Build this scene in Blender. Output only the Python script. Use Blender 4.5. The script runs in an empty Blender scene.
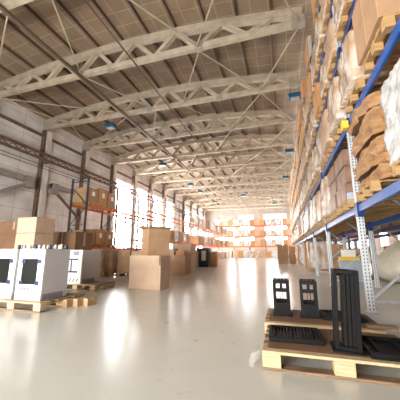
import bpy, math, random
from mathutils import Matrix, Vector
random.seed(7)
C = bpy.context.scene.collection
sc = bpy.context.scene
PI = math.pi
ORD = ['first','second','third','fourth','fifth','sixth','seventh','eighth','ninth','tenth','eleventh','twelfth','thirteenth','fourteenth','fifteenth','sixteenth','seventeenth','eighteenth','nineteenth','twentieth']

# ------------------------------------------------------------------ materials
def mat(name, col, rough=.6, metal=0, noise=0, nscale=6, col2=None, bump=0, bscale=40, stretch=None, alpha=None, coat=0, spec=.5):
    m = bpy.data.materials.new(name); m.use_nodes = True
    nt = m.node_tree; b = nt.nodes['Principled BSDF']
    b.inputs['Base Color'].default_value = (*col, 1); b.inputs['Roughness'].default_value = rough
    b.inputs['Metallic'].default_value = metal; b.inputs['Specular IOR Level'].default_value = spec
    if coat: b.inputs['Coat Weight'].default_value = coat
    tc = nt.nodes.new('ShaderNodeTexCoord'); mp = nt.nodes.new('ShaderNodeMapping')
    nt.links.new(tc.outputs['Object'], mp.inputs[0])
    if stretch: mp.inputs['Scale'].default_value = stretch
    if noise:
        n = nt.nodes.new('ShaderNodeTexNoise'); n.inputs['Scale'].default_value = nscale; n.inputs['Detail'].default_value = 4
        nt.links.new(mp.outputs[0], n.inputs[0])
        r = nt.nodes.new('ShaderNodeValToRGB')
        c2 = col2 or tuple(c*(1-noise) for c in col)
        r.color_ramp.elements[0].position = .35; r.color_ramp.elements[1].position = .65
        r.color_ramp.elements[0].color = (*c2, 1); r.color_ramp.elements[1].color = (*col, 1)
        nt.links.new(n.outputs[0], r.inputs[0]); nt.links.new(r.outputs[0], b.inputs['Base Color'])
    if bump:
        n2 = nt.nodes.new('ShaderNodeTexNoise'); n2.inputs['Scale'].default_value = bscale
        nt.links.new(mp.outputs[0], n2.inputs[0])
        bp = nt.nodes.new('ShaderNodeBump'); bp.inputs['Strength'].default_value = bump; bp.inputs['Distance'].default_value = .02
        nt.links.new(n2.outputs[0], bp.inputs['Height']); nt.links.new(bp.outputs[0], b.inputs['Normal'])
    return m

M = {}
M['card'] = mat('cardboard', (.42,.25,.14), .8, noise=.18, nscale=3, bump=.1)
M['card_pale'] = mat('cardboard_pale', (.52,.36,.25), .8, noise=.12, nscale=3, bump=.1)
M['card_dark'] = mat('cardboard_dark', (.20,.105,.055), .8, noise=.2, nscale=3)
M['card_orange'] = mat('cardboard_orange', (.52,.265,.11), .8, noise=.15, nscale=3)
M['card_purple'] = mat('carton_wrapped_brown', (.30,.17,.12), .35, noise=.35, nscale=5, bump=.4, bscale=9)
M['kraft'] = mat('kraft', (.46,.25,.11), .7, noise=.4, nscale=4, bump=.6, bscale=8, stretch=(1,1,5))
M['tape'] = mat('tape', (.46,.31,.17), .3)
M['label'] = mat('paper_label', (.85,.83,.78), .6)
M['wood'] = mat('pallet_wood', (.52,.31,.13), .7, noise=.35, nscale=5, stretch=(1,6,6), bump=.3)
M['wood_pale'] = mat('pallet_wood_pale', (.58,.42,.24), .7, noise=.25, nscale=5, stretch=(1,6,6), bump=.3)
M['wood_worn'] = mat('pallet_wood_worn', (.24,.15,.085), .75, noise=.4, nscale=4, stretch=(1,8,8), bump=.3)
M['wrap'] = mat('white_film', (.68,.60,.52), .25, noise=.12, nscale=5, bump=1, bscale=12, col2=(.34,.20,.11), stretch=(1,1.6,.5))
M['wrap_white'] = mat('clean_film', (.66,.65,.64), .2, noise=.35, nscale=7, bump=1, bscale=12)
M['wrap_tan'] = mat('film_over_cartons', (.56,.38,.25), .3, noise=.3, nscale=5, bump=.8, bscale=8)
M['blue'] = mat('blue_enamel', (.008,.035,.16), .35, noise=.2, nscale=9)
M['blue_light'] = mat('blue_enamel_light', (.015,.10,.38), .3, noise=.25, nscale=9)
M['navy'] = mat('navy_panel', (.02,.03,.08), .45)
M['orange'] = mat('orange_enamel', (.75,.13,.02), .45, noise=.15)
M['darksteel'] = mat('dark_steel', (.035,.035,.045), .5, noise=.2)
M['bluesteel'] = mat('slate_steel', (.09,.11,.17), .5)
M['galv'] = mat('galvanised', (.50,.52,.55), .38, .5, noise=.2, nscale=20)
M['iron'] = mat('cast_black', (.007,.0065,.0065), .55, noise=.3, nscale=30, spec=.15)
M['truss'] = mat('truss_paint', (.47,.385,.29), .75, noise=.22, nscale=3)
M['plate'] = mat('gusset_grey', (.36,.31,.25), .7, noise=.2)
M['purlin'] = mat('purlin_steel', (.12,.075,.05), .7)
M['rustbeam'] = mat('brown_painted_steel', (.16,.095,.065), .7, noise=.3, nscale=3)
M['greybeam'] = mat('grey_painted_steel', (.27,.23,.21), .6, noise=.2, nscale=3)
M['colpale'] = mat('pale_column', (.62,.56,.50), .7, noise=.15, nscale=2)
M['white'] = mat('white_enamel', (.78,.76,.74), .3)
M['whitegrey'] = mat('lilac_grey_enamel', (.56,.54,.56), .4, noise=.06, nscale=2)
M['grey'] = mat('grey_plastic', (.30,.31,.34), .5)
M['greystrip'] = mat('grey_strip', (.24,.23,.26), .5)
M['glassdark'] = mat('dark_glass', (.006,.007,.006), .3, spec=.3)
M['print'] = mat('blue_print', (.012,.018,.10), .5)
M['ink'] = mat('black_print', (.03,.03,.04), .5)
M['teal'] = mat('blue_lamp_housing', (.01,.085,.16), .4)
M['yellow'] = mat('yellow_plastic', (.80,.55,.06), .45)
M['bin'] = mat('grey_blue_plastic', (.36,.42,.50), .5)
M['bag'] = mat('cream_woven_sack', (.72,.66,.52), .7, noise=.15, nscale=4, bump=.6, bscale=6)
M['red'] = mat('red_tag', (.7,.03,.01), .5)
M['reflector'] = mat('reflector_white', (.35,.36,.36), .3)

# polished concrete floor
def floor_mat():
    m = bpy.data.materials.new('polished_concrete'); m.use_nodes = True
    nt = m.node_tree; b = nt.nodes['Principled BSDF']; L = nt.links.new
    tc = nt.nodes.new('ShaderNodeTexCoord')
    n = nt.nodes.new('ShaderNodeTexNoise'); n.inputs['Scale'].default_value = .9; n.inputs['Detail'].default_value = 8; n.inputs['Roughness'].default_value = .65
    L(tc.outputs['Object'], n.inputs[0])
    r = nt.nodes.new('ShaderNodeValToRGB')
    r.color_ramp.elements[0].position = .2; r.color_ramp.elements[0].color = (.55,.545,.49,1)
    r.color_ramp.elements[1].position = .8; r.color_ramp.elements[1].color = (.635,.635,.58,1)
    L(n.outputs[0], r.inputs[0])
    # small dark scuffs
    n2 = nt.nodes.new('ShaderNodeTexNoise'); n2.inputs['Scale'].default_value = 5; n2.inputs['Detail'].default_value = 3
    L(tc.outputs['Object'], n2.inputs[0])
    r2 = nt.nodes.new('ShaderNodeValToRGB')
    r2.color_ramp.elements[0].position = .24; r2.color_ramp.elements[0].color = (.5,.48,.45,1)
    r2.color_ramp.elements[1].position = .34; r2.color_ramp.elements[1].color = (1,1,1,1)
    L(n2.outputs[0], r2.inputs[0])
    mx = nt.nodes.new('ShaderNodeMix'); mx.data_type = 'RGBA'; mx.blend_type = 'MULTIPLY'; mx.inputs[0].default_value = .5
    L(r.outputs[0], mx.inputs[6]); L(r2.outputs[0], mx.inputs[7]); L(mx.outputs[2], b.inputs['Base Color'])
    n3 = nt.nodes.new('ShaderNodeTexNoise'); n3.inputs['Scale'].default_value = 2.2; n3.inputs['Detail'].default_value = 6
    L(tc.outputs['Object'], n3.inputs[0])
    mr = nt.nodes.new('ShaderNodeMapRange'); mr.inputs['To Min'].default_value = .225; mr.inputs['To Max'].default_value = .225
    L(n3.outputs[0], mr.inputs[0]); L(mr.outputs[0], b.inputs['Roughness'])
    bp = nt.nodes.new('ShaderNodeBump'); bp.inputs['Strength'].default_value = .003; bp.inputs['Distance'].default_value = .05
    return m
M['floor'] = floor_mat()

def panel_mat(name, c1, c2, seam, bw, bh, vec='YZ', mortar=.012, rough=.75, big=None):
    """panelled surface: brick texture with straight joints"""
    m = bpy.data.materials.new(name); m.use_nodes = True
    nt = m.node_tree; b = nt.nodes['Principled BSDF']; L = nt.links.new
    tc = nt.nodes.new('ShaderNodeTexCoord'); sp = nt.nodes.new('ShaderNodeSeparateXYZ'); cb = nt.nodes.new('ShaderNodeCombineXYZ')
    L(tc.outputs['Object'], sp.inputs[0]); L(sp.outputs[vec[0]], cb.inputs[0]); L(sp.outputs[vec[1]], cb.inputs[1])
    br = nt.nodes.new('ShaderNodeTexBrick'); br.offset = 0; br.inputs['Scale'].default_value = 1
    br.inputs['Brick Width'].default_value = bw; br.inputs['Row Height'].default_value = bh
    br.inputs['Mortar Size'].default_value = mortar; br.inputs['Mortar Smooth'].default_value = .2
    br.inputs['Color1'].default_value = (*c1,1); br.inputs['Color2'].default_value = (*c2,1); br.inputs['Mortar'].default_value = (*seam,1)
    L(cb.outputs[0], br.inputs[0])
    n = nt.nodes.new('ShaderNodeTexNoise'); n.inputs['Scale'].default_value = 1.3; n.inputs['Detail'].default_value = 7
    L(tc.outputs['Object'], n.inputs[0])
    r = nt.nodes.new('ShaderNodeValToRGB'); r.color_ramp.elements[0].position=.3; r.color_ramp.elements[1].position=.7
    r.color_ramp.elements[0].color=(.72,.68,.64,1); r.color_ramp.elements[1].color=(1,1,1,1)
    L(n.outputs[0], r.inputs[0])
    mx = nt.nodes.new('ShaderNodeMix'); mx.data_type='RGBA'; mx.blend_type='MULTIPLY'; mx.inputs[0].default_value=.8
    L(br.outputs[0], mx.inputs[6]); L(r.outputs[0], mx.inputs[7]); L(mx.outputs[2], b.inputs['Base Color'])
    b.inputs['Roughness'].default_value = rough
    return m
M['wall'] = panel_mat('wall_panels', (.74,.70,.67), (.69,.65,.62), (.33,.28,.25), 3.67, 1.15)
M['farwall'] = panel_mat('far_wall_panels', (.46,.42,.37), (.42,.38,.34), (.2,.18,.16), 3, 1.2, 'XZ')
M['roof'] = panel_mat('roof_slabs', (.30,.215,.145), (.25,.175,.115), (.40,.30,.21), .66, .62, 'XY', mortar=.018)

def slot_mat():
    m = bpy.data.materials.new('perforated_galvanised'); m.use_nodes = True
    nt = m.node_tree; b = nt.nodes['Principled BSDF']; L = nt.links.new
    tc = nt.nodes.new('ShaderNodeTexCoord'); sp = nt.nodes.new('ShaderNodeSeparateXYZ'); L(tc.outputs['Object'], sp.inputs[0])
    def math_(op, a, v=None):
        n = nt.nodes.new('ShaderNodeMath'); n.operation = op; L(a, n.inputs[0])
        if v is not None:
            if isinstance(v, (int,float)): n.inputs[1].default_value = v
            else: L(v, n.inputs[1])
        return n.outputs[0]
    z = math_('FRACT', math_('MULTIPLY', sp.outputs['Z'], 18.))
    a = math_('GREATER_THAN', z, .45)
    x = math_('ABSOLUTE', sp.outputs['X']); y = math_('ABSOLUTE', math_('SUBTRACT', math_('ABSOLUTE', sp.outputs['X']), .024))
    s = math_('MULTIPLY', a, math_('LESS_THAN', y, .008))
    mx = nt.nodes.new('ShaderNodeMix'); mx.data_type='RGBA'; L(s, mx.inputs[0])
    mx.inputs[6].default_value=(.60,.62,.64,1); mx.inputs[7].default_value=(.05,.06,.08,1)
    L(mx.outputs[2], b.inputs['Base Color']); b.inputs['Metallic'].default_value=.25; b.inputs['Roughness'].default_value=.4
    return m
M['slot'] = slot_mat()

def glass_mat():
    m = bpy.data.materials.new('window_glass'); m.use_nodes = True
    nt = m.node_tree; nt.nodes.clear()
    o = nt.nodes.new('ShaderNodeOutputMaterial'); t = nt.nodes.new('ShaderNodeBsdfTransparent'); g = nt.nodes.new('ShaderNodeBsdfGlossy')
    g.inputs['Roughness'].default_value = .05; t.inputs[0].default_value = (.97,.98,1,1)
    x = nt.nodes.new('ShaderNodeMixShader'); x.inputs[0].default_value = .06
    nt.links.new(t.outputs[0], x.inputs[1]); nt.links.new(g.outputs[0], x.inputs[2]); nt.links.new(x.outputs[0], o.inputs[0])
    return m
M['glass'] = glass_mat()
def film_mat():
    m = mat('clear_film', (.85,.85,.82), .2, bump=.8, bscale=20); m.node_tree.nodes['Principled BSDF'].inputs['Alpha'].default_value = .12
    return m
M['film'] = film_mat()

# ------------------------------------------------------------------ mesh building
class MB:
    def __init__(s): s.v=[]; s.f=[]; s.mi=[]
    def add(s, vs, fs, mi=0):
        n=len(s.v); s.v += [tuple(p) for p in vs]; s.f += [tuple(i+n for i in f) for f in fs]; s.mi += [mi]*len(fs); return s
    def box(s, x0,x1,y0,y1,z0,z1, mi=0, M4=None, ch=0):
        if ch:
            vs=[];c=ch
            for sx in (0,1):
                for sy in (0,1):
                    for sz in (0,1):
                        X=(x0,x1)[sx];Y=(y0,y1)[sy];Z=(z0,z1)[sz]; dx=c*(1-2*sx);dy=c*(1-2*sy);dz=c*(1-2*sz)
                        vs += [(X,Y+dy,Z+dz),(X+dx,Y,Z+dz),(X+dx,Y+dy,Z)]
            I=lambda a,b,d,k:(a*4+b*2+d)*3+k
            fs=[]
            for a in (0,1):
                fs.append([I(a,0,0,0),I(a,0,1,0),I(a,1,1,0),I(a,1,0,0)]); fs.append([I(0,a,0,1),I(1,a,0,1),I(1,a,1,1),I(0,a,1,1)]); fs.append([I(0,0,a,2),I(0,1,a,2),I(1,1,a,2),I(1,0,a,2)])
            for a in (0,1):
                for b in (0,1):
                    fs.append([I(a,b,0,0),I(a,b,1,0),I(a,b,1,1),I(a,b,0,1)])
                    fs.append([I(a,0,b,0),I(a,1,b,0),I(a,1,b,2),I(a,0,b,2)])
                    fs.append([I(0,a,b,1),I(1,a,b,1),I(1,a,b,2),I(0,a,b,2)])
                    for d in (0,1): fs.append([I(a,b,d,0),I(a,b,d,1),I(a,b,d,2)])
        else:
            vs=[(x,y,z) for x in (x0,x1) for y in (y0,y1) for z in (z0,z1)]
            fs=[(0,1,3,2),(4,6,7,5),(0,4,5,1),(2,3,7,6),(0,2,6,4),(1,5,7,3)]
        if M4 is not None: vs=[tuple(M4@Vector(p)) for p in vs]
        return s.add(vs,fs,mi)
    def bar(s, a, b, w, h=None, mi=0, up=(0,0,1)):
        """rectangular bar from a to b"""
        a=Vector(a); b=Vector(b); d=(b-a); L=d.length; d.normalize(); h=h or w
        u=Vector(up); x=d.cross(u)
        if x.length<1e-4: x=d.cross(Vector((1,0,0)))
        x.normalize(); y=x.cross(d)
        vs=[]
        for p in (a,b):
            for sx,sy in ((-1,-1),(1,-1),(1,1),(-1,1)): vs.append(p+x*sx*w/2+y*sy*h/2)
        return s.add(vs,[(0,3,2,1),(4,5,6,7),(0,1,5,4),(1,2,6,5),(2,3,7,6),(3,0,4,7)],mi)
    def rod(s, a, b, r, n=8, mi=0, r2=None):
        a=Vector(a); b=Vector(b); d=(b-a).normalized(); x=d.orthogonal().normalized(); y=d.cross(x); r2=r if r2 is None else r2
        vs=[]
        for p,rr in ((a,r),(b,r2)):
            for k in range(n): t=2*PI*k/n; vs.append(p+x*math.cos(t)*rr+y*math.sin(t)*rr)
        fs=[(k,(k+1)%n,n+(k+1)%n,n+k) for k in range(n)]+[tuple(range(n-1,-1,-1)),tuple(range(n,2*n))]
        return s.add(vs,fs,mi)
    def lathe(s, prof, n=20, mi=0, c=(0,0)):
        vs=[];fs=[]
        for r,z in prof:
            for k in range(n): t=2*PI*k/n; vs.append((c[0]+r*math.cos(t),c[1]+r*math.sin(t),z))
        for j in range(len(prof)-1):
            for k in range(n): fs.append((j*n+k,j*n+(k+1)%n,(j+1)*n+(k+1)%n,(j+1)*n+k))
        fs.append(tuple(range(n-1,-1,-1))); fs.append(tuple(range((len(prof)-1)*n,len(prof)*n)))
        return s.add(vs,fs,mi)
    def build(s, name, mats, parent=None, loc=(0,0,0), rz=0, smooth=False):
        me=bpy.data.meshes.new(name); me.from_pydata(s.v,[],s.f)
        for m in (mats if isinstance(mats,(list,tuple)) else [mats]): me.materials.append(M[m] if isinstance(m,str) else m)
        for p,i in zip(me.polygons,s.mi): p.material_index=i; p.use_smooth=smooth
        import bmesh
        b=bmesh.new(); b.from_mesh(me); bmesh.ops.recalc_face_normals(b,faces=b.faces); b.to_mesh(me); b.free()
        o=bpy.data.objects.new(name,me); C.objects.link(o); o.location=loc; o.rotation_euler=(0,0,rz)
        if parent: o.parent=parent
        return o
def tag(o, label=None, cat=None, group=None, kind=None):
    if label: o['label']=label
    if cat: o['category']=cat
    if group: o['group']=group
    if kind: o['kind']=kind
    return o
def empty(name, loc=(0,0,0), rz=0):
    o=bpy.data.objects.new(name,None); C.objects.link(o); o.location=loc; o.rotation_euler=(0,0,rz); o.empty_display_size=.1; return o
def copy_tree(o, parent=None):
    c=o.copy(); C.objects.link(c)
    if parent: c.parent=parent
    for ch in list(o.children): copy_tree(ch,c)
    return c
class Proto:
    """first use places the source itself, later uses copy it"""
    def __init__(s, make): s.make=make; s.src=None
    def put(s, loc, rz=0, label=None, cat=None, group=None, scale=None):
        if s.src is None: s.src=s.make(); o=s.src
        else:
            o=copy_tree(s.src)
            for k in ('label','category','group'):
                if k in o: del o[k]
        o.location=loc; o.rotation_euler=(0,0,rz); o.scale=scale or (1,1,1)
        tag(o,label,cat,group); return o
def S(name, mb, m, **k): o=mb.build(name,m,**k); o['kind']='structure'; return o

XL, XR, YB, YF = -14.7, 8.0, -4.0, 51.0      # walls
ZB = 8.9                                      # underside of the trusses
SP = 3.67                                     # truss spacing
T = [5.05+SP*i for i in range(13)]            # trusses
def roof_z(x): # underside of the slabs
    u=(x+6.5)/7.7
    return 10.35-.62*u*u if x<1.2 else 9.73
# ------------------------------------------------------------------ the setting
S('floor', MB().box(XL-.3,XR+.3,YB,YF+.3,-.2,0), 'floor')
mb=MB(); xs=[XL-.3+(1.2-XL+.3)*k/16 for k in range(17)]+[XR+.3]
for a,b in zip(xs[:-1],xs[1:]):
    za,zb=roof_z(a),roof_z(b if b<=1.2 else 1.3)
    mb.add([(a,YB,za),(b,YB,zb),(b,YF+.3,zb),(a,YF+.3,za),(a,YB,za+.2),(b,YB,zb+.2),(b,YF+.3,zb+.2),(a,YF+.3,za+.2)],[(0,1,2,3),(4,7,6,5),(0,4,5,1),(2,6,7,3)])
S('ceiling', mb, 'roof')
# left wall, with window openings between the columns from the fifth bay on
W0,W1=1.2,7.75
bays=[i for i in range(4,12)]
solid=[8]
wins=[(T[i]+.45,T[i+1]-.12) for i in bays if i not in solid]
mb=MB(); y=YB
for a,b in wins:
    if a>y: mb.box(XL-.3,XL,y,a,0,10.0)
    mb.box(XL-.3,XL,a,b,0,W0); mb.box(XL-.3,XL,a,b,W1,10.0); y=b
mb.box(XL-.3,XL,y,YF+.3,0,10.0)
S('wall_left', mb, 'wall')
def window(n, axis, a, b, z0, z1, c, nx, nz):
    root=MB(); P=lambda u,w,z:(c+w,u,z) if axis=='x' else (u,c+w,z)
    def bx(u0,u1,zz0,zz1,d,m):
        p=P(u0,-d,zz0); q=P(u1,d,zz1); m.box(min(p[0],q[0]),max(p[0],q[0]),min(p[1],q[1]),max(p[1],q[1]),zz0,zz1)
    for k in range(nx+1):
        u=a+(b-a)*k/nx; bx(max(a,u-.02),min(b,u+.02),z0,z1,.05,root)
    for k in range(nz+1):
        z=z0+(z1-z0)*k/nz; bx(a,b,max(z0,z-.02),min(z1,z+.02),.04,root)
    o=S('window_%d'%n, root, 'colpale')
    g=MB(); bx(a,b,z0,z1,.006,g); g.build('pane','glass',o)
n=1
for a,b in wins: window(n,'x',a,b,W0,W1,XL-.15,3,5); n+=1
# far wall with two wide windows
fw=[(-12.6,-8.9,2.2,7.2),(-7.9,-5.1,2.2,7.9),(-3.1,.9,2.2,7.9)]
mb=MB(); x=XL-.3
for a,b,z0,z1 in fw:
    mb.box(x,a,YF,YF+.3,0,10.6); mb.box(a,b,YF,YF+.3,0,z0); mb.box(a,b,YF,YF+.3,z1,10.6); x=b
mb.box(x,XR+.3,YF,YF+.3,0,10.6)
S('wall_far', mb, 'farwall')
for a,b,z0,z1 in fw: window(n,'y',a,b,z0,z1,YF+.15,4,5); n+=1
# right wall with windows
rw=[(T[i]+1.0,T[i+1]-1.0) for i in range(2,11)]
mb=MB(); y=YB
for a,b in rw:
    mb.box(XR,XR+.3,y,a,0,9.8); mb.box(XR,XR+.3,a,b,0,1.4); mb.box(XR,XR+.3,a,b,6.5,9.8); y=b
mb.box(XR,XR+.3,y,YF+.3,0,9.8)
S('wall_right', mb, 'wall')
for a,b in rw: window(n,'x',a,b,1.4,6.5,XR+.15,3,4); n+=1
S('wall_back', MB().box(XL-.3,-9.5,YB-.3,YB,0,10.6).box(-9.5,-1,YB-.3,YB,3.1,10.6).box(-1,XR+.3,YB-.3,YB,0,10.6), 'farwall')
# ledge strip under the roof along the left wall
S('trim_1', MB().box(XL,XL+.2,YB,YF,8.35,8.47), 'rustbeam')

# ------------------------------------------------------------------ roof trusses
XA,XB=-14.55,1.15
NP=8
def make_truss():
    r=empty('roof_truss')
    def top(x): return roof_z(x)-.30
    MB().box(XA,XB,-.11,.11,ZB,ZB+.24,ch=.015).build('bottom_chord','truss',r)
    mb=MB(); N=16
    for k in range(N):
        a=XA+(XB-XA)*k/N; b=XA+(XB-XA)*(k+1)/N
        mb.bar((a,0,top(a)),(b,0,top(b)),.24,.3)
    mb.build('top_chord','truss',r)
    w=(XB-XA)/NP
    for k in range(NP):
        a=XA+w*k; m=a+w/2; b=a+w
        for p,q in (((a+.06,ZB+.15),(m-.05,top(m)-.05)),((m+.05,top(m)-.05),(b-.06,ZB+.15))):
            MB().bar((p[0],0,p[1]),(q[0],0,q[1]),.17,.18,up=(0,1,0)).build('web_member','truss',r)
    for x in (XA+w*.98, XA+w*3.9, XA+w*6.02):
        MB().box(x-.16,x+.16,-.125,.125,ZB-.03,ZB+.27,ch=.01).build('gusset_plate','plate',r)
    MB().box(XB-.4,XB+.08,-.13,.13,ZB-.04,ZB+.4,ch=.02).build('end_shoe','plate',r)
    MB().box(XA-.1,XA+.4,-.16,.16,ZB-.1,ZB+.5,ch=.02).build('end_shoe','plate',r)
    return r
tp=Proto(make_truss)
for i,y in enumerate(T):
    tp.put((0,y,0),0,'beige arched roof truss, %s from the camera'%ORD[i],'roof truss','arched roof trusses')
# purlins running away from the camera
xp=[-14.0+1.28*k for k in range(12)]
def make_purlin():
    return MB().box(-.03,.03,YB,YF,.03,.05).box(-.012,.012,YB,YF,.05,.15).box(-.03,.03,YB,YF,.15,.18).build('roof_purlin','purlin')
pp=Proto(make_purlin)
for k,x in enumerate(xp):
    pp.put((x,0,roof_z(x)-.185),0,'dark steel purlin under the roof slabs, %s from the long wall with windows'%ORD[k],'purlin','dark roof purlins')
# bracing rods lying between the bottom chords
def rod_thing(name,a,b,r,m,label,cat,group):
    a=Vector(a); b=Vector(b); o=MB().rod((0,0,0),b-a,r).build(name,m,loc=a); return tag(o,label,cat,group)
nd=[-8.4,-2.8,1.0]
for i in range(6):
    ya,yb=T[i]+.14,T[i+1]-.14
    for j,(p,q) in enumerate(((-14.0,-8.4),(-2.8,-4.8),(-2.8,-.6),(1.0,-.6),(-8.4,-6.6),(-14.0,-12.6))):
        if i%2==0: p,q=q,p
        rod_thing('bracing_rod',(p,ya,ZB+.06),(q,yb,ZB+.06),.028,'truss',
            'thin diagonal rod between the %s and %s truss, %s from the window wall'%(ORD[i],ORD[i+1],ORD[sorted([-14.0,-2.8,-2.79,1.0,-8.4,-14.01]).index([-14.0,-2.8,-2.79,1.0,-8.4,-14.01][j])]),
            'bracing rod','diagonal roof bracing rods')
# conduit under the trusses and a thin second one
tag(MB().box(-8.42,-8.30,YB,T[5],8.74,8.84).build('cable_conduit','purlin'),'dark square cable conduit running lengthwise just below the trusses','conduit')
tag(MB().rod((-5.6,YB,8.86),(-5.6,YF-1,8.86),.03).build('ceiling_pipe','purlin'),'thin dark pipe running lengthwise under the middle of the trusses','pipe')
# high bay lamps
def make_lamp():
    r=empty('high_bay_lamp')
    MB().box(-.32,.32,-.22,.22,0,.2,ch=.03).build('housing','teal',r)
    MB().box(-.2,.2,-.14,.14,-.06,0,ch=.02).build('reflector','reflector',r)
    MB().rod((-.2,0,.2),(-.2,0,.62),.012).rod((.2,0,.2),(.2,0,.62),.012).build('hanger','darksteel',r)
    return r
lp=Proto(make_lamp)
for i,k in enumerate((2,4,6,7,9)):
    lp.put((-9.5,T[k]-.75+.75,8.28),0,'blue boxed lamp in the row nearer the window wall, %s from the camera'%ORD[i],'lamp','blue ceiling lamps')
for i,(x,y) in enumerate(((1.0,T[2]),(.9,T[4]),(.7,T[6]),(-.8,T[10]))):
    lp.put((x,y,8.28),0,'blue boxed lamp in the row beside the blue rack, %s from the camera'%ORD[i],'lamp','blue ceiling lamps')
lp.put((-4.6,T[8],8.28),0,'blue boxed lamp hanging alone over the middle of the aisle','lamp','blue ceiling lamps')

# ------------------------------------------------------------------ left wall columns, crane rail, brackets
def make_col():
    r=empty('wall_column')
    MB().box(.0,.26,-.13,-.05,0,ZB-.1).build('dark_flange','rustbeam',r)
    MB().box(.0,.34,.05,.42,0,ZB-.1,ch=.02).build('pale_pier','colpale',r)
    MB().box(.0,.2,-.05,.05,0,ZB-.1).build('web_plate','rustbeam',r)
    return r
cp=Proto(make_col)
for i,y in enumerate(T):
    cp.put((XL,y,0),0,'brown and pale column against the window wall, %s from the camera'%ORD[i],'column','columns of the window wall')
r=empty('crane_girder'); tag(r,'brown lattice crane girder running high along the panelled wall','crane girder')
y1=T[11]
MB().box(-14.2,-14.02,YB,y1,6.98,7.1).build('top_flange','rustbeam',r)
MB().box(-14.2,-14.02,YB,y1,6.62,6.72).build('bottom_flange','rustbeam',r)
mb=MB(); y=YB
while y<y1-.5: mb.bar((-14.11,y,6.72),(-14.11,y+.3,6.98),.04); mb.bar((-14.11,y+.3,6.98),(-14.11,y+.6,6.72),.04); y+=.6
mb.build('lattice','rustbeam',r)
for i in range(0,12):
    MB().box(XL+.35,-14.0,T[i]-.1,T[i]+.05,6.5,6.62).build('support_bracket','rustbeam',r)
for k,z in enumerate((6.35,6.15)):
    tag(MB().rod((-14.3,YB,z),(-14.3,y1,z),.02).build('cable_line','darksteel'),'thin dark line stretched under the crane girder, %s one'%('upper','lower')[k],'cable')
# wall beam with diagonal struts
for i,(ya,yb,yn,lab) in enumerate(((4.0,11.6,8.0,'nearer the camera'),(T[2]+.55,T[3]-.2,14.6,'beside the dark rack frame'))):
    r=empty('strut_beam',(0,0,0)); tag(r,'grey beam with a diagonal strut on the panelled wall, '+lab,'wall beam','strutted wall beams')
    MB().box(-14.3,-14.05,ya,yb,5.0,5.3,ch=.02).build('rail','greybeam',r)
    MB().box(-14.34,-14.0,(yb-.5 if i==0 else ya),(yb if i==0 else ya+.5),4.65,5.35,ch=.02).build('end_plate','greybeam',r)
    if i==0: MB().bar((-14.2,yb-.3,4.9),(-14.2,yn,3.1),.16,.2,up=(1,0,0)).build('strut','greybeam',r)
    else: MB().bar((-14.2,ya+.3,4.9),(-14.2,yb-.2,3.3),.12,.16,up=(1,0,0)).build('strut','rustbeam',r)

# ------------------------------------------------------------------ racks
def make_run(name,label,x0,x1,frames,levels,zt,upm,bem,brm,axis='y',w=.05):
    """pallet rack run; frames along `axis`, depth from x0 to x1"""
    r=empty(name); tag(r,label,'pallet rack')
    P=(lambda d,l,z:(d,l,z)) if axis=='y' else (lambda d,l,z:(l,d,z))
    upo=[None,None]
    for i,f in enumerate(frames):
        for j,d in enumerate((x0,x1)):
            if upo[0] is None:
                o=MB().box(-w,w,-w*.8,w*.8,.0,zt,ch=.006).box(-w-.03,w+.03,-w-.02,w+.02,0,.008).build('upright',upm,r); upo[0]=o
            else:
                o=upo[0].copy(); C.objects.link(o); o.parent=r
            o.location=P(d,f,0)
            if axis=='x': o.rotation_euler=(0,0,PI/2)
        if upo[1] is None:
            mb=MB(); z=.15; n=int((zt-.3)/1.1); D=(x1-x0)
            for k in range(n):
                za=z+k*1.1
                mb.bar((0,0,za),(D,0,za+1.0) if k%2==0 else (D,0,za+1.0),.035) if k%2==0 else mb.bar((D,0,za),(0,0,za+1.0),.035)
                if k%2==0: mb.bar((0,0,za),(D,0,za),.035)
            mb.bar((0,0,zt-.2),(D,0,zt-.2),.035)
            o=mb.build('frame_brace',brm,r); upo[1]=o
        else: o=upo[1].copy(); C.objects.link(o); o.parent=r
        o.location=P(x0,f,0)
        if axis=='x': o.rotation_euler=(0,0,PI/2)
    return r,P
def beams(r,P,x0,x1,frames,levels,m,h=.13,skip=(),depth=.05,front_out=-.02,near=None):
    for i in range(len(frames)-1):
        a,b=frames[i]+.04,frames[i+1]-.04
        for z in levels:
            if (i,z) in skip: continue
            for d in (x0,x1):
                p=P(d-depth/2,a,z-h); q=P(d+depth/2,b,z)
                o=MB().box(min(p[0],q[0]),max(p[0],q[0]),min(p[1],q[1]),max(p[1],q[1]),z-h,z,ch=.008).build('beam',m,r)
                if near and i<near:
                    for e in (a,b):
                        p=P(d-.052,e-.035,z-h-.08); q=P(d+.052,e+.035,z+.04)
                        MB().box(min(p[0],q[0]),max(p[0],q[0]),min(p[1],q[1]),max(p[1],q[1]),z-h-.08,z+.04).build('connector','blue',o)

# the blue rack on the right
RX0,RX1=1.29,2.39
RF=[1.6+3.45*i for i in range(11)]
RL=[1.72,3.28,4.76,6.02,7.3]
r,P=make_run('blue_pallet_rack','tall blue and galvanised pallet rack running along the aisle',RX0,RX1,RF,RL,8.2,'slot',None,'galv')
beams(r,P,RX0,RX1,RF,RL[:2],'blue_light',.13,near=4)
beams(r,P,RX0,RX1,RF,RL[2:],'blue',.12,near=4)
# second run back to back behind it
r,P=make_run('blue_pallet_rack','pallet rack standing behind the aisle rack, dark blue beams',3.3,4.4,RF,RL,5.5,'bluesteel',None,'galv')
beams(r,P,3.3,4.4,RF,[1.72,3.28],'blue',.13)
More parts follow.
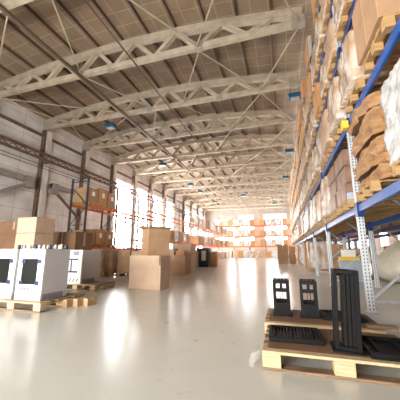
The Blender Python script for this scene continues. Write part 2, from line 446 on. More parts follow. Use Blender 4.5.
# left rack with orange beams
LF=[11.5,14.2,16.9,19.6]
r,P=make_run('orange_pallet_rack','dark framed pallet rack with orange beams and stacked cartons',-11.05,-10.0,LF,[],4.95,'darksteel',None,'darksteel')
beams(r,P,-11.05,-10.0,LF,[1.2,3.5],'orange',.12)
LF2=[15.2+2.75*i for i in range(11)]
r,P=make_run('orange_pallet_rack','orange pallet rack in front of the bright windows',-9.4,-8.3,LF2,[],5.0,'bluesteel',None,'bluesteel',w=.03)
beams(r,P,-9.4,-8.3,LF2,[1.75,3.62],'orange',.11)
# far rack across the end wall
FF=[-13.6+2.72*i for i in range(7)]
r,P=make_run('orange_pallet_rack','orange pallet rack standing across the far end wall',46.0,47.1,FF,[],7.0,'bluesteel',None,'bluesteel',axis='x')
beams(r,P,46.0,47.1,FF,[1.9,3.63,5.45],'orange',.16)

# ------------------------------------------------------------------ pallets and loads
def pallet_mesh(mats='wood', L=1.2, W=.8):
    """one-piece pallet, length along x"""
    mb=MB(); n=5
    for y in (0,W/2-.05,W-.1): mb.box(0,L,y,y+.1,0,.022)
    for x in (0,L/2-.05,L-.1):
        for y in (0,W/2-.05,W-.1): mb.box(x,x+.1,y,y+.1,.022,.1)
    for x in (0,L/2-.05,L-.1): mb.box(x,x+.1,0,W,.1,.122)
    ys=[0,.175,.345,.515,.7] if W<.9 else [0,.225,.45,.675,.9]
    for y in ys: mb.box(0,L,y,y+.1,.122,.144)
    return mb
def make_pallet(): return pallet_mesh().build('wooden_pallet','wood')
pal=Proto(make_pallet)
NPAL=[0]
def lumpy(name,m,L,W,H,amp=.03,seed=0,nx=6,ny=6,nz=8,taper=.04,sag=0):
    """film-wrapped load: dense box grid pushed in and out"""
    rnd=random.Random(seed); vs={};V=[];F=[]
    def key(i,j,k):
        if (i,j,k) not in vs:
            x=i/nx;y=j/ny;z=k/nz; t=1-taper*z
            # round the vertical edges slightly
            X=(x-.5)*t; Y=(y-.5)*t
            if (i in (0,nx)) and (j in (0,ny)): X*=.96; Y*=.96
            o=amp*(.9*math.sin(7*z+5*x+seed)+.7*math.sin(11*y-6*z+seed*2)+.5*math.sin(17*z+9*y+x*8)+1.1*(rnd.random()-.5))
            p=[L/2+X*L, W/2+Y*W, z*H]
            if i in (0,nx): p[0]+=math.copysign(o,X)
            if j in (0,ny): p[1]+=math.copysign(o,Y)
            if k==nz: p[2]+=abs(o)*.8-.02
            p[0]+=sag*z*z
            vs[(i,j,k)]=len(V); V.append(tuple(p))
        return vs[(i,j,k)]
    for i in range(nx):
        for j in range(ny):
            F.append((key(i,j,0),key(i,j+1,0),key(i+1,j+1,0),key(i+1,j,0))); F.append((key(i,j,nz),key(i+1,j,nz),key(i+1,j+1,nz),key(i,j+1,nz)))
    for k in range(nz):
        for i in range(nx):
            for j in (0,ny): F.append((key(i,j,k),key(i+1,j,k),key(i+1,j,k+1),key(i,j,k+1)))
        for j in range(ny):
            for i in (0,nx): F.append((key(i,j,k),key(i,j+1,k),key(i,j+1,k+1),key(i,j,k+1)))
    return MB().add(V,F).build(name,m,smooth=True)
P_white=[Proto(lambda s=s:lumpy('wrapped_load','wrap',1.16,.84,.84,.022,s,10,8,12)) for s in (1,2)]
P_clean=Proto(lambda:lumpy('wrapped_load','wrap_white',1.16,.84,.84,.02,5,10,8,12))
P_tan=Proto(lambda:lumpy('wrapped_load','wrap_tan',1.16,.84,.84,.02,8,10,8,12))
def carton(name,m,L,W,H,label=False,tape=True,tapem='tape'):
    o=MB().box(0,L,0,W,0,H,ch=min(L,W,H)*.02).build(name,m)
    if tape: MB().box(L/2-.03,L/2+.03,-.002,W+.002,H-.001,H+.002).box(L/2-.03,L/2+.03,-.003,0,H*.72,H+.001).box(L-.001,L+.003,W/2-.03,W/2+.03,H*.72,H).build('packing_tape',tapem,o)
    if label:
        MB().box(L-.001,L+.004,W*.35,W*.65,H*.45,H*.75).build('paper_label','label',o)
    return o
P_big=Proto(lambda:carton('large_carton','card_orange',1.1,.8,.84))
P_bigp=Proto(lambda:carton('large_carton','card_pale',1.1,.8,.84))
P_half=Proto(lambda:carton('carton','card',1.0,.40,.40))
P_sheet=None
CAMW={'white':'white film-wrapped load','tan':'film-wrapped load of tan cartons','clean':'clean white wrapped load'}
def bay_words(b,z,p,extra=''):
    lv=['lowest','second','third','fourth','top'][z]
    return '%s shelf, %s bay from camera, %s'%(lv,ORD[b],('near end','middle','far end')[p])
def load(kind,x,y,z,h,where,rack,group):
    """one load filling a pallet place; depth along x"""
    s=h/.84
    if kind=='white': random.choice(P_white).put((x,y,z),0,'film-wrapped load, %s, %s'%(rack,where),'wrapped load',group,(1,1,s))
    elif kind=='clean': P_clean.put((x,y,z),0,'clean white load, %s, %s'%(rack,where),'wrapped load',group,(1,1,s))
    elif kind=='tan': P_tan.put((x,y,z),0,'tan wrapped load, %s, %s'%(rack,where),'wrapped load',group,(1,1,s))
    elif kind=='big': P_big.put((x,y,z),0,'tall brown carton, %s, %s'%(rack,where),'carton',group,(1,1,s))
    elif kind=='pale': P_bigp.put((x,y,z),0,'tall pale carton, %s, %s'%(rack,where),'carton',group,(1,1,s))
    elif kind=='half':
        n=max(1,int(h/.40))
        for k in range(n):
            for q in (0,1):
                P_half.put((x,y+.41*q,z+.402*k),0,'brown %s-layer carton (%s), %s, %s'%(ORD[k],('nearer','farther')[q],rack,where),'carton',group)
# right rack: every pallet place from the second bay on (bay 0 is built by hand below)
kinds=['tan','half','white','big','tan','half','white']
hs=[[1.03,1.05,.95],[.86,.9,.82],[.74,.78,.70],[.8,.84,.76],[.8,.7,.85]]
XO=[1.14,1.13,1.18,1.2,1.2]  # how far the loads reach over the beam
cnt=0
for b in range(1,10):
    for zi,z in enumerate(RL):
        for p in range(3):
            y=RF[b]+.12+p*1.08
            if b==1 and zi==0 and p<2: continue          # wrapped carton grid, by hand
            if zi==4 and (b+p)%3==0: continue
            if b>=7 and zi>=0 and p==2: kind='white'
            k=kinds[(b*5+zi*3+p*2)%7]
            if zi==0: k=('clean','clean','tan','white')[(b+p)%4] if b<4 else ('pale','white','big')[(b+p)%3]
            if zi==1 and b<4: k=('white','tan','white')[p]
            if zi>=2 and k=='half': k='big'
            if b>=5 and k=='half': k='pale'
            rk='blue rack'; w=bay_words(b,zi,p)
            x=1.2
            pal.put((x,y,z),0,'wooden pallet, blue rack, %s'%w,'pallet','pallets on the blue rack'); cnt+=1
            load(k,XO[zi]+random.uniform(-.02,.03),y,z+.146,hs[zi][(b+p)%3],w,rk,'loads on the blue rack')
# bay 0 and by-hand places near the camera
def put_pallet(x,y,z,label): return pal.put((x,y,z),0,label,'pallet','pallets on the blue rack')
for zi,z in enumerate(RL[:4]):
    for p in (1,2):
        y=1.6+.16+p*1.1
        if zi==0: y=(2.42,3.9)[p-1]
        put_pallet(1.18,y,z,'wooden pallet on the blue rack, %s'%bay_words(0,zi,p))
# brown flattened cardboard bundles, tilted, lowest shelf next to the first post
def bundle(seed,L,W,H):
    rnd=random.Random(seed); mb=MB(); n=5
    V=[];F=[]
    nx,ny,nz=8,6,3
    idx={}
    def key(i,j,k):
        if (i,j,k) not in idx:
            x=i/nx*L; y=j/ny*W; z=k/nz*H
            if i in (0,nx): x+=rnd.uniform(-.035,.035)
            if j in (0,ny): y+=rnd.uniform(-.03,.03)
            z+= .035*math.sin(y/W*PI+rnd.random()*.5)-.03*(1 if i in(0,) else 0)
            idx[(i,j,k)]=len(V); V.append((x,y,z))
        return idx[(i,j,k)]
    for i in range(nx):
        for j in range(ny):
            F.append((key(i,j,0),key(i,j+1,0),key(i+1,j+1,0),key(i+1,j,0))); F.append((key(i,j,nz),key(i+1,j,nz),key(i+1,j+1,nz),key(i,j+1,nz)))
    for k in range(nz):
        for i in range(nx):
            for j in (0,ny): F.append((key(i,j,k),key(i+1,j,k),key(i+1,j,k+1),key(i,j,k+1)))
        for j in range(ny):
            for i in (0,nx): F.append((key(i,j,k),key(i,j+1,k),key(i,j+1,k+1),key(i,j,k+1)))
    return mb.add(V,F).build('cardboard_bundle','kraft')
bp=[Proto(lambda s=s:bundle(s,1.05,1.04,.2)) for s in (3,4,5)]
z=RL[0]+.15
for k in range(6):
    o=bp[k%3].put((1.27-.03*(k%2),3.80+.03*((k*7)%3),z+.206*k),0,'crumpled brown cardboard bundle, %s from the bottom of its pile beside the first post'%ORD[k],'cardboard bundle','brown cardboard pile')
    o.rotation_euler=(math.radians((-4,5,-6,4,-3,6,-5,3)[k])*.6,math.radians((3,-3,4,-2,3,-3,2,3)[k])*.5,0)
lumpy_near=lumpy('wrapped_load','wrap_white',1.12,.98,.98,.022,31,22,18,26,taper=.05)
lumpy_near.location=(1.2,2.36,RL[0]+.146); tag(lumpy_near,'bulging white plastic-wrapped load on the lowest shelf nearest the camera','wrapped load','loads on the blue rack')
for zi in (1,2,3):
    for p in (1,2):
        y=1.6+.16+p*1.1; w=bay_words(0,zi,p)
        load({(1,2):'white',(1,1):'half',(2,2):'white',(2,1):'tan',(3,2):'white',(3,1):'tan'}[(zi,p)],XO[zi],y,RL[zi]+.146,hs[zi][(p+1)%3],w,'blue rack','loads on the blue rack')
# grid of dark wrapped cartons, bay 1 lowest shelf
put_pallet(1.17,5.2,RL[0],'wooden pallet under the dark brown wrapped cartons behind the first post')
put_pallet(1.17,6.28,RL[0],'wooden pallet under the farther half of the dark wrapped cartons')
pc=Proto(lambda:carton('carton','card_purple',.36,.385,.325,tape=True,tapem='wrap'))
for k in range(3):
    for i in range(3):
        for j in range(4):
            if i==1 and k<2: continue
            pc.put((1.19+.37*i+.018*((k*5+j*3)%3-1),5.34+.395*j+(.20 if j>1 else 0),RL[0]+.146+.335*k),0,'dark brown carton, %s layer, %s column, %s row, wrapped pile behind first post'%(ORD[k],ORD[i],ORD[j]),'carton','dark wrapped cartons')
tag(carton('small_box','bin',.1,.1,.12,tape=False),'small pale box on the pallet edge by the first post','box').location=(1.18,5.21,RL[0]+.146)
# yellow beam-end guard at the second level on post
o=MB().box(-.05,.05,-.08,.08,-.05,.09,ch=.01).build('beam_end_guard','yellow',loc=(1.18,4.9,3.12)); tag(o,'yellow protector clipped on the blue beam end at the first post','beam guard')
o=MB().box(0,.5,0,.02,0,.07).build('warning_tag','red',loc=(1.55,3.35,3.1)); tag(o,'red strip under the second shelf of the blue rack','tag')

# ground level under the blue rack
def carton_at(x,y,z,L,W,H,label,mat_='card',rz=0,lab=False,group=None,name='carton',tape=True):
    o=carton(name,mat_,L,W,H,lab,tape); o.location=(x,y,z); o.rotation_euler=(0,0,rz); return tag(o,label,'carton',group)
carton_at(1.9,12.4,0,.62,.6,.75,'brown carton on the floor under the rack, behind the grey bin')
carton_at(2.6,12.4,0,.62,.6,.9,'taller brown carton on the floor under the rack, behind the grey bin')
carton_at(1.9,12.4,.756,.62,.6,.5,'brown carton stacked on the smaller carton under the rack',)
for k,y in enumerate((14.2,16.4,19.2,21.4,24.2,28.0)):
    load(('white','big','clean','white','big','white')[k],1.2,y,.146,1.3,'%s from the camera'%ORD[k],'on the floor under the blue rack','floor loads under the blue rack')
    pal.put((1.18,y,0),0,'wooden pallet on the floor under the blue rack, %s from the camera'%ORD[k],'pallet','floor pallets under the blue rack')
for b in range(1,7):
    for p in range(3):
        if (b+p)%4==0: continue
        w='rear rack, %s bay from camera, %s'%(ORD[b],('near end','middle','far end')[p])
        load(('big','half','tan','pale')[(b*2+p)%4],3.25,RF[b]+.12+p*1.08,1.722,.95,w,'lowest shelf','loads on the rear rack')
# grey bin with white box and yellow lid
r=empty('storage_bin',(1.95,10.6,0)); tag(r,'grey-blue plastic bin with a yellow lid on the floor under the rack','storage bin')
mb=MB(); 
mb.add([(.05,.04,0),(.75,.04,0),(.75,.56,0),(.05,.56,0),(0,0,.62),(.8,0,.62),(.8,.6,.62),(0,.6,.62)],[(0,1,2,3),(4,5,6,7),(0,1,5,4),(1,2,6,5),(2,3,7,6),(3,0,4,7)])
mb.box(-.02,.82,-.02,.62,.56,.62,ch=.01); mb.build('tub','bin',r)
MB().box(.02,.62,.0,.56,.62,.76,ch=.02).build('lid','yellow',r)
o=carton('white_box','label',.4,.4,.24,tape=False); o.location=(2.05,10.66,.765); tag(o,'white box on top of the yellow lid','box')
tag(MB().box(0,.9,0,.8,.05,.1).box(0,.1,0,.8,0,.05).box(.8,.9,0,.8,0,.05).build('low_platform','wood_worn',loc=(2.9,10.7,0)),'low worn wooden platform on the floor right of the grey bin','platform')
# cream sack behind the rack
prof=[(.02,.0),(.42,.02),(.6,.14),(.64,.34),(.56,.55),(.42,.74),(.26,.88),(.12,.98),(.06,1.04)]
o=MB().lathe([(r_*1.5,z_*1.45) for r_,z_ in prof],28).build('bulk_sack','bag',loc=(3.75,10.05,0),smooth=True)
for v in o.data.vertices:
    a=math.atan2(v.co.y,v.co.x); f=1+.05*math.sin(5*a)*min(1,v.co.z*2)+.03*math.sin(9*a+1)
    v.co.x*=f; v.co.y*=f
    v.co.x+=.25*max(0,v.co.z-.4)
tag(o,'cream bulging sack on the floor behind the rack, nearest the picture edge','sack')
MB().lathe([(.06,0),(.09,.05),(.04,.1)],10).build('tied_neck','bag',o,(.24,0,1.5))
# wooden crate behind
carton_at(5.2,9.6,.0,1.0,.8,.95,'dark wooden crate on the floor behind the cream sack','wood_worn',name='wooden_crate',tape=False)
carton_at(4.2,12.5,0,1.0,1.0,1.2,'tall brown carton standing far behind the cream sack','card')
carton_at(3.35,16,0,.9,.9,1.1,'brown carton between the rows behind the first white floor load','card')
carton_at(3.3,20,0,.9,.9,1.0,'brown carton between the rows behind the second white floor load','card')

# ------------------------------------------------------------------ near right: two pallets with black grates
def detail_pallet(x,y,rz,label,W=.8,L=1.2,top='wood_worn',edge='wood_pale'):
    r=empty('wooden_pallet',(x,y,0),rz); tag(r,label,'pallet')
    for k,yy in enumerate((0,W/2-.05,W-.1)):
        MB().box(0,L,yy,yy+.1,0,.022,ch=.003).build('bottom_board','wood_worn',r)
    for xx in (0,L/2-.07,L-.145):
        for yy in (0,W/2-.05,W-.1):
            MB().box(xx,xx+.145,yy,yy+.1,.022,.1,ch=.004).build('block',edge,r)
        MB().box(xx,xx+.145,0,W,.1,.122,ch=.003).build('stringer_board',edge,r)
    n=5 if W<.9 else 6
    for k in range(n):
        w=.125 if k in (0,n-1) else .1
        yy=(W-w)*k/(n-1) 
        MB().box(0,L,yy,yy+w,.122,.144,ch=.003).build('deck_board',top if k else edge,r)
    return r
A=detail_pallet(-.21,2.38,0,'worn wooden pallet nearest the camera under the big black frame')
B=detail_pallet(-.25,3.28,0,'wooden pallet behind the nearest one, carrying the two small grilles')
# cardboard sheets lying on the pallets
s=MB().box(-.17,.97,2.44,3.14,.145,.149).build('cardboard_sheet','card_dark'); tag(s,'brown cardboard sheet on the nearest pallet, under the slotted grate','cardboard sheet')
s=MB().box(-.2,.96,3.34,4.04,.145,.149).build('cardboard_sheet','card_dark'); tag(s,'brown cardboard sheet on the farther pallet, under the small grilles','cardboard sheet')
# flat slotted grate
def flat_grate(L,W,n,H=.045):
    r=empty('flat_grate')
    MB().box(0,L,0,.04,0,H,ch=.006).box(0,L,W-.04,W,0,H,ch=.006).box(0,.03,.04,W-.04,0,H).box(L-.03,L,.04,W-.04,0,H).build('rim','iron',r)
    mb=MB(); p=(L-.06)/n
    for k in range(n): mb.box(.03+p*k+p*.28,.03+p*(k+.78),.04,W-.04,.004,H*.85,ch=.003)
    mb.build('bars','iron',r)
    return r
g=flat_grate(.46,.40,13); g.location=(-.165,2.60,.15); g.rotation_euler=(0,0,.03); tag(g,'flat black slotted grate lying on the nearest pallet','grate')
g=copy_tree(g); g.location=(.40,3.55,.15); g.rotation_euler=(0,0,-.02); g['label']='flat black slotted grate lying on the farther pallet'
# small standing grilles: front frame with window and two holes, slats running back
def make_grille():
    r=empty('standing_grille'); w,d,h=.20,.24,.43; b=.036
    f=MB(); y0,y1=0,.018
    f.box(0,b,y0,y1,0,h).box(w-b,w,y0,y1,0,h).box(b,w-b,y0,y1,h-.045,h).box(b,w-b,y0,y1,0,.15).box(b,w-b,y0,y1,h-.145,h-.10)
    f.box(w/2-.018,w/2+.018,y0,y1,h-.10,h-.045)
    f.box(.08,.087,y0,y1,.15,h-.145).box(.113,.12,y0,y1,.15,h-.145)
    for q in range(4): f.box(.05+.028*q,.058+.028*q,y0-.006,y0,.03,.14)
    f.build('front_frame','iron',r)
    k=MB(); k.box(0,b,d-.018,d,0,h).box(w-b,w,d-.018,d,0,h).box(b,w-b,d-.018,d,h-.03,h).box(b,w-b,d-.018,d,0,.17)
    k.build('back_frame','iron',r)
    for i in range(5):
        x=.004+(w-.026)*i/4
        MB().box(x,x+.016,.018,d-.018,h-.05,h-.002,ch=.002).build('top_slat','iron',r)
    for x in (0,w-.012):
        m=MB(); m.box(x,x+.012,.018,d-.018,0,.10)
        for q in range(3): yy=.05+q*.055; m.box(x,x+.012,yy,yy+.018,.10,h-.05)
        m.build('side_panel','iron',r)
    MB().box(-.015,w+.015,-.02,d+.02,-.0,.014,ch=.003).build('base_plate','iron',r)
    return r
gp=Proto(make_grille)
gp.put((-.15,3.62,.15),.02,'standing black grille on the farther pallet, over its corner','grille','small black grilles')
gp.put((.17,3.62,.15),-.05,'standing black grille on the farther pallet, next to the flat grate','grille','small black grilles')
# tall standing frame
r=empty('upright_casting',(.355,2.50,.15),-.05); r.rotation_euler=(0,math.radians(3),-.05); tag(r,'tall black cast frame standing upright on the nearest pallet','casting')
w,d,h=.19,.16,.64
MB().box(0,.03,0,.05,.0,h,ch=.004).build('front_post','iron',r); MB().box(w-.035,w,0,.05,0,h,ch=.004).build('front_post','iron',r)
MB().box(.03,w-.035,0,.05,h-.035,h,ch=.004).build('top_rail','iron',r)
MB().box(.03,w-.035,0,.05,0,.05,ch=.004).build('bottom_rail','iron',r)
MB().box(.0,.018,.05,d,0,.05).box(.0,.018,.05,d,h-.05,h).box(0,.018,d-.03,d,.05,h-.05).build('side_frame','iron',r)
for i in range(3):
    x=.066+.032*i; MB().box(x,x+.028,.02,d-.01,.05,h-.035,ch=.002).build('upright_slat','iron',r)
MB().box(.03,w-.01,d-.02,d,h-.06,h).box(w-.035,w,.05,d,0,.06).box(w-.035,w,.05,d,h-.05,h).build('back_rail','iron',r)
MB().box(-.02,w+.03,-.02,d+.05,0,.02,ch=.004).build('foot_plate','iron',r)
# long black tray on the right
r=empty('black_tray',(.585,2.42,.15),0); tag(r,'long flat black tray lying beside the tall frame on the nearest pallet','tray')
L,W,H=.62,.46,.045
MB().box(0,L,0,W,0,.012).build('bottom_panel','iron',r)
for a in ((0,L,0,.02),(0,L,W-.02,W),(0,.02,.02,W-.02),(L-.02,L,.02,W-.02)): MB().box(*a,.012,H,ch=.004).build('rim','iron',r)
for i in range(3): MB().box(.08+i*.18,.10+i*.18,.02,W-.02,.012,.035).build('rib','iron',r)
o=MB().box(0,.28,0,.1,0,.03,ch=.004).build('wooden_board','wood_worn',loc=(.80,3.32,.15)); tag(o,'short worn board lying on the farther pallet at the picture edge','board')
# film scrap at the pallet corner
vs=[];fs=[];rnd=random.Random(4)
for i in range(5):
    for j in range(7): vs.append((-.245-.035*math.sin(j*.9+i)*.6-.004*i-.01*j*(j>3),2.36+.05*i,.135-.021*j+rnd.uniform(-.006,.006)))
for i in range(4):
    for j in range(6): fs.append((i*7+j,(i+1)*7+j,(i+1)*7+j+1,i*7+j+1))
o=MB().add(vs,fs).build('film_scrap','film',smooth=True); tag(o,'torn clear wrapping film hanging off the nearest pallet corner','plastic film')
md=o.modifiers.new('s','SOLIDIFY'); md.thickness=.002

# ------------------------------------------------------------------ near left: white cabinets
L1=detail_pallet(-4.92,3.40,.0,'light wooden pallet carrying the two near white appliances',W=1.0,L=1.25)
def make_cab():
    w,d,h=.565,.56,.835
    r=empty('white_appliance')
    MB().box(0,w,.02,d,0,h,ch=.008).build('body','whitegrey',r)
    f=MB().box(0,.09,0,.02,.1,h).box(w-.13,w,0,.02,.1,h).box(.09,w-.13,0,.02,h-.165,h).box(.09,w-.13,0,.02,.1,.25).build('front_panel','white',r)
    MB().box(.09,w-.13,.01,.02,.25,h-.165).build('dark_window','glassdark',r)
    MB().box(0,w,-.004,0,h-.15,h-.14).build('trim_line','grey',r)
    MB().box(0,w,-.003,.02,0,.1).build('kick_plate','whitegrey',r)
    for x,z in ((.075,h-.24),(w-.14,h-.24),(.06,.24),(w-.15,.24)): MB().box(x,x+.085,-.004,.0,z,z+.07).build('blue_corner_mark','print',r)
    mb=MB()
    for k in range(7): mb.bar((.09+.034*k,-.003,.15),(.115+.034*k,-.003,.205),.016,.004,up=(0,1,0))
    mb.build('blue_lettering','print',r)
    MB().box(w,w+.003,.03,d-.1,.01,.10).build('grey_side_strip','greystrip',r)
    return r
cb=Proto(make_cab)
cb.put((-4.395,3.53,.146),0,'white appliance with dark window on the near pallet, the one nearer the small cartons','appliance','white appliances')
cb.put((-5.03,3.53,.146),0,'white appliance with dark window cut by the picture edge','appliance','white appliances')
# third appliance on its own pallet
L2=detail_pallet(-5.6,5.58,0,'light wooden pallet carrying the farther white appliance',W=.8,L=1.2)
r=empty('white_appliance',(-5.5,5.62,.146)); tag(r,'farther white appliance with blue bracket print behind the near pair','appliance','white appliances')
w,d,h=.62,.72,.835
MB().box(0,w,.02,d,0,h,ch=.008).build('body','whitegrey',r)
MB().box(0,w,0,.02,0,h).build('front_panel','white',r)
MB().box(.08,.24,-.004,0,h-.14,h-.03).build('printed_picture','greystrip',r); MB().box(.34,.52,-.004,0,h-.14,h-.03).build('printed_picture','greystrip',r)
MB().box(.28,.32,-.004,0,.30,.60).box(.1,.5,-.004,0,.58,.62).box(.1,.5,-.004,0,.27,.31).build('blue_bracket_print','print',r)
mb=MB()
for k in range(5): mb.bar((.06+.11*k,-.003,.05),(.10+.11*k,-.003,.13),.02,.004,up=(0,1,0))
mb.build('black_lettering','ink',r)
MB().box(w,w+.003,.06,d-.2,.01,.11).build('grey_side_strip','greystrip',r)
# protective caps standing along the top of the appliances
def make_cap(m):
    return MB().lathe([(.030,0),(.034,.02),(.026,.05),(.03,.07),(.016,.085)],12).build('protective_cap',m,smooth=True)
caps=[Proto(lambda m=m:make_cap(m)) for m in ('darksteel','grey','card_pale','darksteel','galv')]
n=0
for cx in (-5.0,-4.37):
    for k in range(8):
        caps[(n*3)%5].put((cx+.035+.069*k,3.96+.03*(n%2),.983),0,'small protective cap on the %s appliance top, %s in its row'%(('picture-edge','nearer')[cx>-4.7],ORD[k]),'cap','caps on the appliance tops'); n+=1
# three low cartons by the pallet
for k,(x,y) in enumerate(((-3.67,3.84),(-3.55,3.95),(-3.43,4.06))):
    carton_at(x,y,0,.11,.2,.125,'low small carton on the floor by the near appliance pallet, %s from the pallet'%ORD[k],'card',rz=-.12,group='low small cartons')
# brown boxes behind
pal.put((-7.0,5.2,0),0,'wooden pallet under the pale-faced box stack behind the appliances','pallet')
for k in range(4):
    o=carton_at(-6.83,5.3,.146+.426*k,.66,.6,.42,'square carton behind the near appliances, %s from the bottom of its stack'%ORD[k],'card_pale',group='box stack behind the appliances')
for k in range(2):
    carton_at(-9.0,6.3,.0+.96*k,1.5,.9,.95,'large brown carton at the picture edge, %s of its stack'%('lower','upper')[k],('card_dark','card_dark')[k],group='large cartons at the edge')
carton_at(-7.05,6.6,0,1.0,.8,1.55,'tall dark brown carton just behind the pale-faced stack','card_dark')
# cartons on and before the orange rack
for z,nm,g,hh in ((3.5,'upper','cartons on the upper orange shelf',.86),(1.2,'lower','cartons on the lower orange shelf',.80)):
    for k in range(3):
        y=11.56+.86*k
        if k in (3,) : y+=.0
        pal.put((-11.1,y,z),0,'pallet on the %s orange shelf, %s from the dark end frame'%(nm,ORD[k]),'pallet','pallets on the orange rack')
        carton_at(-10.98,y+.02,z+.146,1.0,.76,hh+.06*((k*2)%3-1),'labelled carton on the %s orange shelf, %s from the dark end frame'%(nm,ORD[k]),('card','card_orange')[k%2],lab=True,group=g)
for k in range(2):
    carton_at(-9.5+1.05*k,8.2+.1*k,0,.95,.8,1.0+.52*(k==0),'brown carton on the floor behind the farther appliance, %s in the row'%ORD[k],('card_dark','card','card_dark')[k],lab=(k==1),group='floor cartons before the orange rack')
carton_at(-8.42,8.35,1.0,.55,.6,.42,'small carton on top of the floor carton row, nearer the box stack',  'card',lab=True)
carton_at(-7.6,8.4,1.006,.6,.6,.40,'small labelled carton on the floor carton nearest the sack','card',lab=True) if False else None

# ------------------------------------------------------------------ middle: sack, cartons, stacked boxes
pal.put((-7.5,8.95,0),0,'dark pallet under the translucent sack','pallet')
pal.put((-6.2,9.1,0),0,'pallet under the tan carton beside the sack','pallet')
o=lumpy('bulk_sack','wrap_tan',.95,.75,.85,.05,77,10,8,10,taper=.25); o.location=(-7.35,8.97,.146); tag(o,'crumpled light brown sack on a pallet left of the stacked boxes','sack')
carton_at(-6.25,9.15,.146,.55,.7,.85,'tan carton on a pallet between the sack and the stacked boxes','card')
carton_at(-5.65,9.15,.146,.6,.7,.82,'leaning pale carton just left of the stacked boxes','card_pale')
# lower box
big=carton('large_carton','card_pale',.93,.5,.845,tape=False); big.location=(-3.88,6.22,0); big.rotation_euler=(0,0,-.05)
tag(big,'large tan cardboard box on the floor, lower of the two in the middle','carton')
MB().box(.462,.468,-.001,.5,.8455,.8475).build('top_seam','card_dark',big)
MB().box(.88,.93,-.004,-.0005,.6,.84).build('torn_tape','card_dark',big)
# upper box with open flaps, turned
w,d,h=.64,.46,.70
up=MB(); t=.012
up.box(0,w,0,t,0,h).box(0,w,d-t,d,0,h).box(0,t,t,d-t,0,h).box(w-t,w,t,d-t,0,h).box(t,w-t,t,d-t,0,t)
upo=up.build('open_carton','card'); upo.location=(-3.36,6.25,.848); upo.rotation_euler=(0,0,math.radians(52))
tag(upo,'opened cardboard box turned on top of the large tan box','carton')
for k,(a,ln,ang) in enumerate((((0,0),w,-14),((w,0),d,-10),((w,d),w,-30),((0,d),d,-22))):
    f=MB().box(0,ln,-.17,0,-.004,.004)
    fo=f.build('flap','card',upo,loc=(a[0],a[1],h)); fo.rotation_euler=(math.radians(ang),0,PI/2*k)
# boxes further back on the aisle's left
carton_at(-4.95,10.4,0,1.08,.75,.80,'brown carton on the floor just behind the two-box stack','card',tape=True)
carton_at(-4.85,10.5,.806,.42,.5,.26,'small pale carton on the brown carton behind the two-box stack','card_pale')
carton_at(-4.38,10.6,.806,.38,.4,.18,'small reddish carton on the brown carton behind the two-box stack','card_orange')
carton_at(-5.35,12.5,0,1.0,.8,1.3,'tall pale carton half hidden behind the upper opened box','card_pale')
carton_at(-5.57,15.3,0,.47,.8,.95,'tan carton standing left of the dark blue cabinet','card')
carton_at(-5.35,13.6,0,.3,.5,.5,'small brown carton between the row of boxes and the tan carton','card_dark')
r=empty('dark_cabinet',(-5.3,16.3,0)); tag(r,'dark blue cabinet with a white sheet on its front, among the floor cartons','cabinet')
MB().box(0,.78,0,.6,.04,1.18,ch=.02).build('body','navy',r)
MB().box(.33,.62,-.006,0,.4,1.0).build('white_sheet','label',r)
MB().box(.05,.73,.05,.55,0,.04).build('plinth','darksteel',r)
carton_at(-4.46,16.6,0,.35,.5,.95,'narrow tan carton leaning by the dark blue cabinet','card_orange')
carton_at(-5.1,18.4,0,.5,.5,.7,'small tan carton behind the dark blue cabinet','card')
# loads on the window-side rack
k7=['big','pale','white','pale','big','clean']
for b in range(0,10):
    for zi,z in enumerate((0,1.75,3.62)):
        for p in (0,1,2):
            if b in (0,3) and zi==1: continue
            if b<4 and (zi==2 or zi==0): continue
            if b>4 and zi==3: continue
            if (b*3+zi+p)%4==0 and not (zi==1 and b<3): continue
            y=LF2[b]+.1+p*.87
            k=k7[(b+zi*2+p)%6]; h=(.9,.9,.95,.85)[zi]
            w='%s tier, %s bay from camera, %s'%(('floor','lower','middle','top')[zi],ORD[b],('nearest','middle','farthest')[p])
            load(k,-9.42,y,z+.001,h,w,'window-side rack','loads on the window-side rack')
# loads on the far rack
for b in range(6):
    for zi,z in enumerate((0,1.9,3.63,5.45)):
        for p in range(3):
            x=FF[b]+.1+p*.87
            win = b in (2,4)
            k=('clean','white','clean')[p] if win and zi>0 else (('big','pale','big')[p] if b in (3,5,1) else ('pale','clean','big')[p])
            if zi==0: k=('white','pale','big','clean','white')[(b*3+p)%5]
            h=(1.2,1.15,1.2,1.15)[zi]*(1,.85,.93)[(b+p+zi)%3]
            s=h/.84; src={'clean':P_clean,'white':P_white[0],'big':P_big,'pale':P_bigp}[k]
            nm={'clean':'clean white load','white':'film-wrapped load','big':'brown carton','pale':'pale carton'}[k]
            w='%s tier, %s bay from the window wall, place %s'%(('floor','lower','middle','top')[zi],ORD[b],ORD[p])
            if not (b,zi) in ((0,3),):
                src.put((x,45.98 if zi else 44.6,z+.002),0,'%s, far rack, %s'%(nm,w),('wrapped load' if k in('clean','white') else 'carton'),'loads on the far rack',(.72,1.2,s))
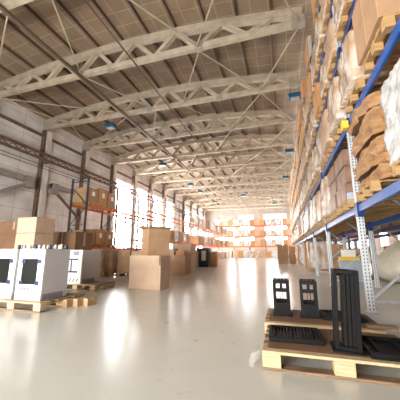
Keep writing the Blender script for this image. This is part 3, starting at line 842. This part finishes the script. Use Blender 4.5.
# cartons at the far end of the aisle
carton_at(-.42,22.4,0,.82,.7,1.5,'tall brown carton at the far end of the aisle beside the blue rack','card')
carton_at(.45,22.5,0,.5,.6,.75,'lower of two small cartons beside the tall brown carton','card')
carton_at(.47,22.52,.756,.45,.55,.6,'upper of two small cartons beside the tall brown carton','card_orange')

# ------------------------------------------------------------------ light
w=bpy.data.worlds.new('sky'); sc.world=w; w.use_nodes=True
bg=w.node_tree.nodes['Background']; bg.inputs[0].default_value=(1,.995,.965,1); bg.inputs[1].default_value=34.0
def portal(cx,cy,cz,sx,sz,rot):
    l=bpy.data.lights.new('sky_portal','AREA'); l.shape='RECTANGLE'; l.size=sx; l.size_y=sz; l.cycles.is_portal=True
    o=bpy.data.objects.new('sky_portal',l); C.objects.link(o); o.location=(cx,cy,cz); o.rotation_euler=rot
ya,yb=wins[0][0],wins[3][1]
portal(XL-.4,(wins[0][0]+wins[-1][1])/2,4.5,wins[-1][1]-wins[0][0],6.6,(PI/2,0,-PI/2))
portal(XR+.4,(rw[0][0]+rw[-1][1])/2,3.95,rw[-1][1]-rw[0][0],5.2,(PI/2,0,PI/2))
portal(-5.85,YF+.4,5.0,14,5.8,(PI/2,0,PI))
portal(-5.25,YB-.4,1.55,8.5,3.1,(PI/2,0,0))

# ------------------------------------------------------------------ camera
f=262.
dy=Vector((83,-52,-f)).normalized(); dz=Vector((0,f*f/52,-f)).normalized()
dz=(dz-dz.dot(dy)*dy).normalized(); dx=dy.cross(dz)
R=Matrix((dx,dy,dz)).to_4x4()
cam=bpy.data.cameras.new('camera'); co=bpy.data.objects.new('camera',cam); C.objects.link(co)
cam.sensor_width=36; cam.lens=f/400*36; cam.clip_end=300; cam.clip_start=.02
co.matrix_world=Matrix.Translation((0,0,.93))@R
sc.camera=co
sc.view_settings.view_transform='Standard'; sc.view_settings.look='None'; sc.view_settings.exposure=-.05; sc.view_settings.gamma=1
sc.cycles.use_denoising=True
sc.cycles.max_bounces=10; sc.cycles.diffuse_bounces=6; sc.cycles.transparent_max_bounces=12
sc.cycles.caustics_reflective=False; sc.cycles.caustics_refractive=False; sc.cycles.sample_clamp_indirect=10
